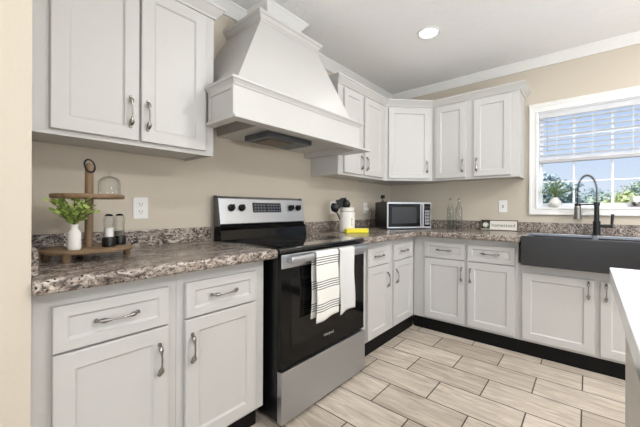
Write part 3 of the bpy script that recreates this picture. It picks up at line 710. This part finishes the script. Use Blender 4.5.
MB().lathe([(0, .244), (.014, .244), (.0205, .234), (.0235, .220), (.0235, .152), (.0265, .142), (.0265, .128), (0, .126)], (hx, hy, 0), 24).build('spray_head', mat('dark_nickel_spray', lin(128, 125, 122), .3, .9), fc, local=True, smooth=True, ang=35)
MB().tube([(0, -.015, .075), (0, -.07, .075), (0, -.098, .075)], [.0125, .0125, .0125], 16).build('valve_body', black_matte, fc, local=True, smooth=True, ang=40)
MB().tube([(0, -.090, .078), (-.002, -.092, .11), (-.004, -.096, .172)], [.0075, .0095, .0105], 14).build('lever_handle', mat('dark_nickel_lever', lin(86, 85, 84), .3, .9), fc, local=True, smooth=True, ang=40, label='dark nickel lever handle')

# ================================================================== tiered tray and what stands on it
TX, TY = -3.058, -.268
tt = thing('tiered_tray', 'round two tier wooden tray on the counter left of the stove', 'tiered tray', (TX, TY, KZ1))
def disc(r, z0, z1): return MB().lathe([(0, z0), (r - .004, z0), (r, z0 + .005), (r, z1 - .004), (r - .004, z1), (0, z1)], (0, 0, 0), 64)
disc(.160, .030, .044).build('lower_tier', wood_m, tt, local=True, smooth=True, ang=50)
disc(.126, .246, .264).build('upper_tier', wood_m, tt, local=True, smooth=True, ang=50)
MB().lathe([(0, .0442), (.0150, .0442), (.0150, .2458), (0, .2458)], (0, 0, 0), 24).build('lower_post', wood_m, tt, local=True, smooth=True, ang=50)
MB().lathe([(0, .2642), (.0150, .2642), (.0148, .368), (.0135, .385), (.009, .394), (0, .397)], (0, 0, 0), 24).build('upper_post', wood_m, tt, local=True, smooth=True, ang=50)
for a in (-2.3, -.15, 1.6, 2.9): MB().lathe([(0, .0002), (.012, .0002), (.014, .004), (.014, .0298), (0, .0298)], (.135 * math.cos(a), .135 * math.sin(a), 0), 18).build('foot', wood_m, tt, local=True, smooth=True, ang=50)
f1 = Vector((.643, -.766, 0)); rc = Vector((0, 0, .381)) + f1 * .022 + Vector((-.766, -.643, 0)) * .026
rx = (f1 * .65 + Vector((0, 0, .45)) + Vector((-.766, -.643, 0)) * .15).normalized(); ry = (f1 * -.55 + Vector((0, 0, .8))).normalized()
MB().tube([rc + rx * .022 * math.cos(a) + ry * .028 * math.sin(a) for a in [2 * PI * i / 28 for i in range(29)]], .0034, 8).build('carry_ring', black_matte, tt, local=True, smooth=True, label='black metal carry ring')
for s_ in (1,): MB().tube([(.150 * math.cos(-.35) , .150 * math.sin(-.35), .046), (.170 * math.cos(-.32), .170 * math.sin(-.32), .058), (.178 * math.cos(-.2), .178 * math.sin(-.2), .052), (.158 * math.cos(-.05), .158 * math.sin(-.05), .046)], .0035, 8).build('side_handle', black_matte, tt, local=True, smooth=True, label='black metal side handle')
LT = KZ1 + .0443
# vase with wavy handle
VX, VY = -3.122, -.350
vs = thing('ceramic_vase', 'white ceramic vase with a wavy handle on the lower tray tier', 'vase', (VX, VY, LT))
MB().lathe([(0, 0), (.018, 0), (.0212, .004), (.0216, .012), (.0216, .060), (.020, .070), (.0145, .078), (.0125, .082), (.0125, .094), (.015, .099), (.0120, .099), (.0105, .094), (.0105, .083), (.017, .068), (.018, .012), (0, .008)], (0, 0, 0), 32).build('vase_body', ceramic, vs, local=True, smooth=True, ang=40)
L_ = Vector((-.643, .766, 0)); hp = []
for i in range(31):
    t_ = i / 30; hp.append(L_ * (.0195 + .013 * min(1, math.sin(PI * t_) * 4) + .0050 * math.sin(t_ * PI * 6 - 1.5)) + Vector((0, 0, .010 + t_ * .060)))
hp[0] = L_ * .0205 + Vector((0, 0, .010)); hp[-1] = L_ * .0185 + Vector((0, 0, .071))
MB().tube(hp, .0028, 8).build('wavy_handle', ceramic, vs, local=True, smooth=True)
def sprigs(name, label, base, spec, lm, leafL, leafW, seed, cat='foliage'):
    t = thing(name, label, cat, base); rnd = random.Random(seed); stm = MB(); lv = MB()
    for (dx, dy, h, nl) in spec:
        P = [Vector((dx * k ** 1.5, dy * k ** 1.5, h * k - .06 * 0)) for k in [i / 8 for i in range(9)]]
        P = [Vector((0, 0, -.03))] + P
        stm.tube(P, [.0014] * len(P), 5)
        for j in range(nl):
            k = .25 + .75 * j / (nl - 1); q = Vector((dx * k ** 1.5, dy * k ** 1.5, h * k)); a = rnd.random() * 2 * PI if j < nl - 1 else math.atan2(dy, dx)
            d = Vector((math.cos(a), math.sin(a), rnd.uniform(.0, .9))) + Vector((dx, dy, h)).normalized() * .5
            lv.leaf(q, d, leafL * rnd.uniform(.75, 1.15), leafW * rnd.uniform(.8, 1.15), Vector((rnd.uniform(-.4, .4), rnd.uniform(-.9, -.1), 1)).normalized(), rnd.uniform(0, .5))
    stm.build('stems', stem_m, t, local=True, smooth=True)
    lv.build('leaves', lm, t, local=True)
    return t
lf1 = Vector((.643, -.766, 0))
def sp(l, f, h, n): v = Vector((.643, -.766, 0)) * l + Vector((.766, .643, 0)) * f; return (v.x, v.y, h, n)
sprigs('leafy_sprigs', 'green leafy sprigs in the white wavy handled vase', (VX, VY, LT + .092),
       [sp(-.080, -.02, .098, 14), sp(-.072, .0, .095, 14), sp(-.050, .01, .110, 14), sp(.045, .0, .100, 14), sp(.0, .0, .100, 14), sp(-.060, .02, .080, 14), sp(-.040, -.03, .060, 14), sp(-.080, .0, .060, 14), sp(-.015, .02, .080, 14), sp(.010, -.03, .060, 14), sp(.030, .01, .085, 14), sp(.055, -.01, .080, 14), sp(.082, -.02, .074, 12), sp(-.02, -.04, .05, 12), sp(.03, -.04, .045, 12), sp(.055, .03, .055, 12), sp(.0, .04, .06, 12), sp(-.05, .05, .05, 12)],
       leaf_m, .025, .020, 5)
# grinders
def gs(p): return [(q * .86, z) for q, z in p]
def grinder(x, y, fill, label):
    t = thing('spice_grinder', label, 'spice grinder', (x, y, LT), 0)
    MB().lathe(gs([(0, 0), (.0265, 0), (.029, .003), (.029, .030), (.0275, .034), (.0265, .036), (.0265, .040), (0, .040)]), (0, 0, 0), 28).build('grinder_base', black_enamel, t, local=True, smooth=True, ang=35)
    MB().lathe(gs([(0, .0402), (.0225, .0402), (.0225, .088), (.024, .096), (.0255, .104), (.0255, .114), (.022, .120), (.022, .128), (.0195, .128), (.0195, .120), (.021, .112), (.019, .088), (.0205, .043), (0, .042)]), (0, 0, 0), 28).build('glass_body', glass, t, local=True, smooth=True)
    MB().lathe(gs([(0, .0425), (.0195, .0425), (.0185, .080 if fill[1] else .060), (0, .082 if fill[1] else .062)]), (0, 0, 0), 24).build('spice_fill', fill[0], t, local=True, smooth=True)
    MB().lathe(gs([(0, .1285), (.0165, .1285), (.018, .131), (.012, .136), (0, .138)]), (0, 0, 0), 24).build('cap', black_enamel, t, local=True, smooth=True, ang=40)
grinder(-3.002, -.325, (mat('white_salt', lin(244, 242, 238), .8), 1), 'black based glass grinder filled with white salt on the lower tier')
grinder(-2.945, -.262, (mat('grey_pepper', lin(120, 114, 106), .9, noise=.6, nscale=400), 0), 'black based pepper grinder behind the salt grinder on the lower tier')
# cloche
cc = thing('glass_cloche', 'small clear glass dome on the upper tray tier', 'glass dome', (-3.000, -.322, KZ1 + .2642))
pr = [(.046, .002)] + [(.046, .002 + .052 * i / 5) for i in range(1, 6)] + [(.046 * math.cos(a), .054 + .036 * math.sin(a)) for a in [PI / 2 * i / 8 for i in range(1, 8)]] + [(.004, .091)]
pr = [(q * .88, z * .88) for q, z in pr]
MB().lathe(pr + [(.0035, .0780)] + [(r - .0018, z - .0015) for r, z in pr[1:-1][::-1]] + [(pr[0][0] - .0018, .002), pr[0]], (0, 0, 0), 36).build('dome', glass, cc, local=True, smooth=True)
MB().lathe([(0, .0805), (.004, .081), (.004, .084), (.008, .088), (.008, .093), (.004, .098), (0, .099)], (0, 0, 0), 16).build('knob', glass, cc, local=True, smooth=True)
MB().lathe([(0, 0), (.043, 0), (.044, .0016), (0, .0017)], (0, 0, 0), 36).build('base_plate', glass, cc, local=True, smooth=True)

# ================================================================== window sill items
pv = thing('round_vase', 'round white vase on the windowsill holding sage leaves', 'vase', (.010, -1.650, WZ0 + .0085))
MB().lathe([(0, 0), (.026, 0), (.041, .014), (.047, .036), (.041, .058), (.024, .074), (.020, .080), (.024, .085), (.018, .085), (.016, .076), (.037, .056), (.043, .036), (0, .005)], (0, 0, 0), 32).build('vase_body', ceramic, pv, local=True, smooth=True)
def sp2(l, f, h, n): return (-.08 * f, -l, h * 1.25, n)
sprigs('sage_sprigs', 'pale green leafy sprigs in the round vase on the windowsill', (.010, -1.650, WZ0 + .092),
       [sp2(.12, .1, .05, 10), sp2(-.11, .1, .04, 10), sp2(-.06, .3, .09, 12), sp2(.05, -.2, .10, 12), sp2(-.02, -.3, .10, 12), sp2(-.075, .02, .075, 12), sp2(-.045, .1, .11, 12), sp2(0, .1, .12, 13), sp2(.03, .2, .115, 12), sp2(.065, .1, .10, 12), sp2(.095, .1, .07, 11), sp2(-.085, .15, .04, 9), sp2(.02, .35, .07, 10), sp2(.11, .2, .05, 9), sp2(-.03, .3, .06, 9)],
       leaf_s, .030, .017, 11)
cu = thing('small_jar', 'small white jar with a silver base on the windowsill at the right', 'jar', (.030, -2.165, WZ0 + .0085))
MB().lathe([(0, 0), (.024, 0), (.027, .004), (.027, .040), (0, .040)], (0, 0, 0), 24).build('silver_base', nickel, cu, local=True, smooth=True, ang=40)
MB().lathe([(0, .0405), (.028, .0405), (.028, .082), (.025, .086), (0, .086)], (0, 0, 0), 24).build('white_top', ceramic, cu, local=True, smooth=True, ang=40)

# ================================================================== outlets and switch
def plate(label, loc, rz, kind='outlet'):
    t = thing('wall_outlet' if kind == 'outlet' else 'wall_switch', label, 'outlet' if kind == 'outlet' else 'switch', loc, rz)
    MB().box(-.037, .037, -.006, -.0005, -.059, .059).build('cover_plate', plastic_w, t, local=True, bevel=.0025, seg=2)
    dk = mat('dark_slot', lin(40, 38, 36), .6)
    if kind == 'outlet':
        for z in (-.02, .02):
            r = MB().lathe([(0, 0), (.016, 0), (.0165, .002), (0, .0025)], (0, 0, 0), 20)
            bmesh.ops.transform(r.bm, matrix=Matrix.Translation((0, -.006, z)) @ Matrix.Rotation(PI / 2, 4, 'X'), verts=r.bm.verts)
            rr = r.build('receptacle', plastic_w, t, local=True)
            MB().box(-.0075, -.0055, -.0095, -.0084, z - .001, z + .008).box(.0055, .0075, -.0095, -.0084, z - .001, z + .008).box(-.002, .002, -.0095, -.0084, z - .010, z - .005).build('slots', dk, rr, local=True)
    else:
        MB().box(-.006, .006, -.0075, -.0055, -.012, .012).build('toggle_slot', dk, t, local=True)
        MB().box(-.0035, .0035, -.016, -.006, -.006, .004).build('toggle', plastic_w, t, local=True, bevel=.001)
    return t
plate('white wall outlet above the counter between tray and stove', (-2.772, 0, 1.126), 0)
plate('white wall outlet partly behind the crock of black utensils', (-1.118, 0, 1.135), 0)
plate('white wall outlet with a plug left of the microwave', (-.545, 0, 1.135), 0)
plate('white wall switch between the glass bottles and the window', (0, -1.240, 1.153), RW, 'switch')
pg = thing('power_plug', 'white plug with black cord in the outlet left of the microwave', 'plug', (-.545, -.0135, 1.115))
MB().box(-.013, .013, -.034, .004, -.012, .014).build('plug_body', plastic_w, pg, local=True, bevel=.004, seg=2)
MB().tube([(0, -.033, 0), (.012, -.05, -.004), (.03, -.052, -.03), (.034, -.04, -.10), (.045, -.035, -.185)], .0032, 8).build('cord', black_enamel, pg, local=True, smooth=True)

# ================================================================== recessed lights
def downlight(label, x, y, on=30.):
    t = thing('recessed_light', label, 'ceiling light', (x, y, CZ), 0, None)
    MB().lathe([(.066, -.003), (.070, -.009), (.084, -.007), (.086, -.001), (.066, -.001), (.066, -.003)], (0, 0, 0), 40).build('trim_ring', white_trim, t, local=True, smooth=True)
    MB().lathe([(0, -.0045), (.0655, -.0045), (.0655, -.0015), (0, -.0015)], (0, 0, 0), 32).build('lens', mat('glowing_lens', (1, 1, 1, 1), .5, emit=((1, .97, .92, 1), 6.)), t, local=True)
    l = lamp('downlight_beam', 'AREA', (x, y, CZ - .012), (0, 0, 0), on, (1, .985, .96), shape='DISK', size=.13)
    return t
downlight('round recessed ceiling light above the floor near the corner cabinets', -1.065, -.922, 2.5)
downlight('added unseen recessed ceiling light above the end of the island nearest the sink', -1.25, -3.4, 34)  # this and the next two are out of view, added to light the room
downlight('added unseen recessed ceiling light farthest from the stove, beyond the island', -3.9, -3.6, 34)
downlight('added unseen recessed ceiling light over the floor between stove and island', -2.0, -1.9, 12)

# ================================================================== island
isl = thing('kitchen_island', 'white kitchen island with white quartz top in the lower right corner', 'island', (-2.5, -2.4, 0))
MB().box(-3.12, -2.030, -2.86, -1.972, .0, .874).build('island_body', wood('whitewashed_wood', lin(225, 221, 214), lin(205, 200, 194)), isl, bevel=.003)
MB().box(-3.20, -1.893, -2.95, -1.938, .8745, .92).build('island_top', mat('white_quartz', lin(242, 243, 246), .15, noise=.012, nscale=30), isl, bevel=.003, seg=2)

# ================================================================== outside
struct(MB().box(.6, 120, -90, 60, -.9, -.8).build('ground_lawn', mat('lawn_grass', lin(120, 128, 82), .9, noise=.3, nscale=.6)))
pch = MB().box(.13, 4.2, -7, 3, .20, .30).build('porch_roof_slab', mat('pale_concrete', lin(206, 204, 200), .8), None)
pch.name = 'patio_deck'; struct(pch)
def tree(name, label, loc, h, rad, m, seed, group, zlow=.15, n=2600, ls=.30):
    t = thing(name, label, 'tree', loc); rnd = random.Random(seed)
    MB().tube([(0, 0, 0), (rad * .05, 0, h * .3), (0, rad * .04, h * .75)], [h * .035, h * .026, h * .01], 8).build('trunk', mat('tree_bark', lin(88, 76, 64), .9), t, local=True, smooth=True)
    lv = MB(); cl_ = [(rnd.uniform(-1, 1) * rad * .62, rnd.uniform(-1, 1) * rad * .62, h * rnd.uniform(zlow + .1, .86), rad * rnd.uniform(.28, .5)) for _ in range(22)]
    cl_.append((0, 0, h * .86, rad * .34))
    for i in range(n):
        c_ = cl_[i % len(cl_)]
        d = Vector((rnd.gauss(0, 1), rnd.gauss(0, 1), rnd.gauss(0, 1))).normalized(); rr = c_[3] * rnd.uniform(.55, 1) 
        p = Vector(c_[:3]) + d * rr
        q = Vector((rnd.gauss(0, 1), rnd.gauss(0, 1), rnd.gauss(0, 1))).normalized()
        lv.leaf(p, q, ls * rnd.uniform(.7, 1.3), ls * .7, d, .2)
    lv.build('crown', m, t, local=True)
    return t
tA = mat('hazed_blue_green_foliage', lin(176, 192, 196), .95, noise=.35, nscale=1.5); tB = mat('hazed_dull_green_foliage', lin(178, 192, 176), .95, noise=.35, nscale=1.5); tC = mat('hazed_yellow_green_foliage', lin(190, 198, 150), .9, noise=.3, nscale=1.5)  # leaf colours lightened to paint in distance haze
def at(px, D):   # point at horizontal depth D seen in direction px of the photo
    a = math.radians(40); l = (px - 328.5) / 310 * D
    return (-3.41 + math.cos(a) * D + math.sin(a) * l, -1.88 + math.sin(a) * D - math.cos(a) * l, -.8)
g_ = 'trees beyond the window'
tree('tall_tree', 'tall blue-green tree beyond the left window panes', at(553, 22), 4.4, 1.7, tA, 1, g_)
tree('bushy_tree', 'blue-green bushy tree behind the faucet spring', at(590, 44), 4.9, 2.4, tA, 2, g_)
tree('bushy_tree', 'dull green tree just right of the faucet spring', at(606, 27), 3.2, 1.7, tB, 3, g_)
tree('round_shrub', 'yellow-green shrub seen through the lower right pane', at(622, 20), 2.9, 1.3, tC, 4, g_, .05)
tree('bushy_tree', 'tall green tree at the right edge of the window view', at(650, 32), 5.4, 2.4, tB, 5, g_)
tree('round_shrub', 'low yellow-green shrub at the right edge of the window view', at(640, 16), 2.3, 1.1, tC, 6, g_, .05)
tree('tall_tree', 'blue-green tree at the left edge of the window view', at(520, 34), 4.0, 1.9, tA, 8, g_)
tree('bushy_tree', 'far pale green tree in the middle of the window view', at(574, 52), 5.6, 2.4, tB, 9, g_)
GR = {'base_cabinet': 'base cabinets along the two counters', 'wall_cabinet': 'wall cabinets along the two walls', 'hand_towel': 'hand towels on the oven handle', 'glass_bottle': 'glass pour bottles by the wall', 'wall_outlet': 'wall outlets above the counter', 'spice_grinder': 'grinders on the tray', 'cooking_utensil': 'utensils in the crock', 'recessed_light': 'recessed ceiling lights', 'countertop': 'granite look countertops'}
for o in list(bpy.data.objects):
    k = o.name.split('.')[0]
    if o.parent is None and k in GR: o['group'] = GR[k]
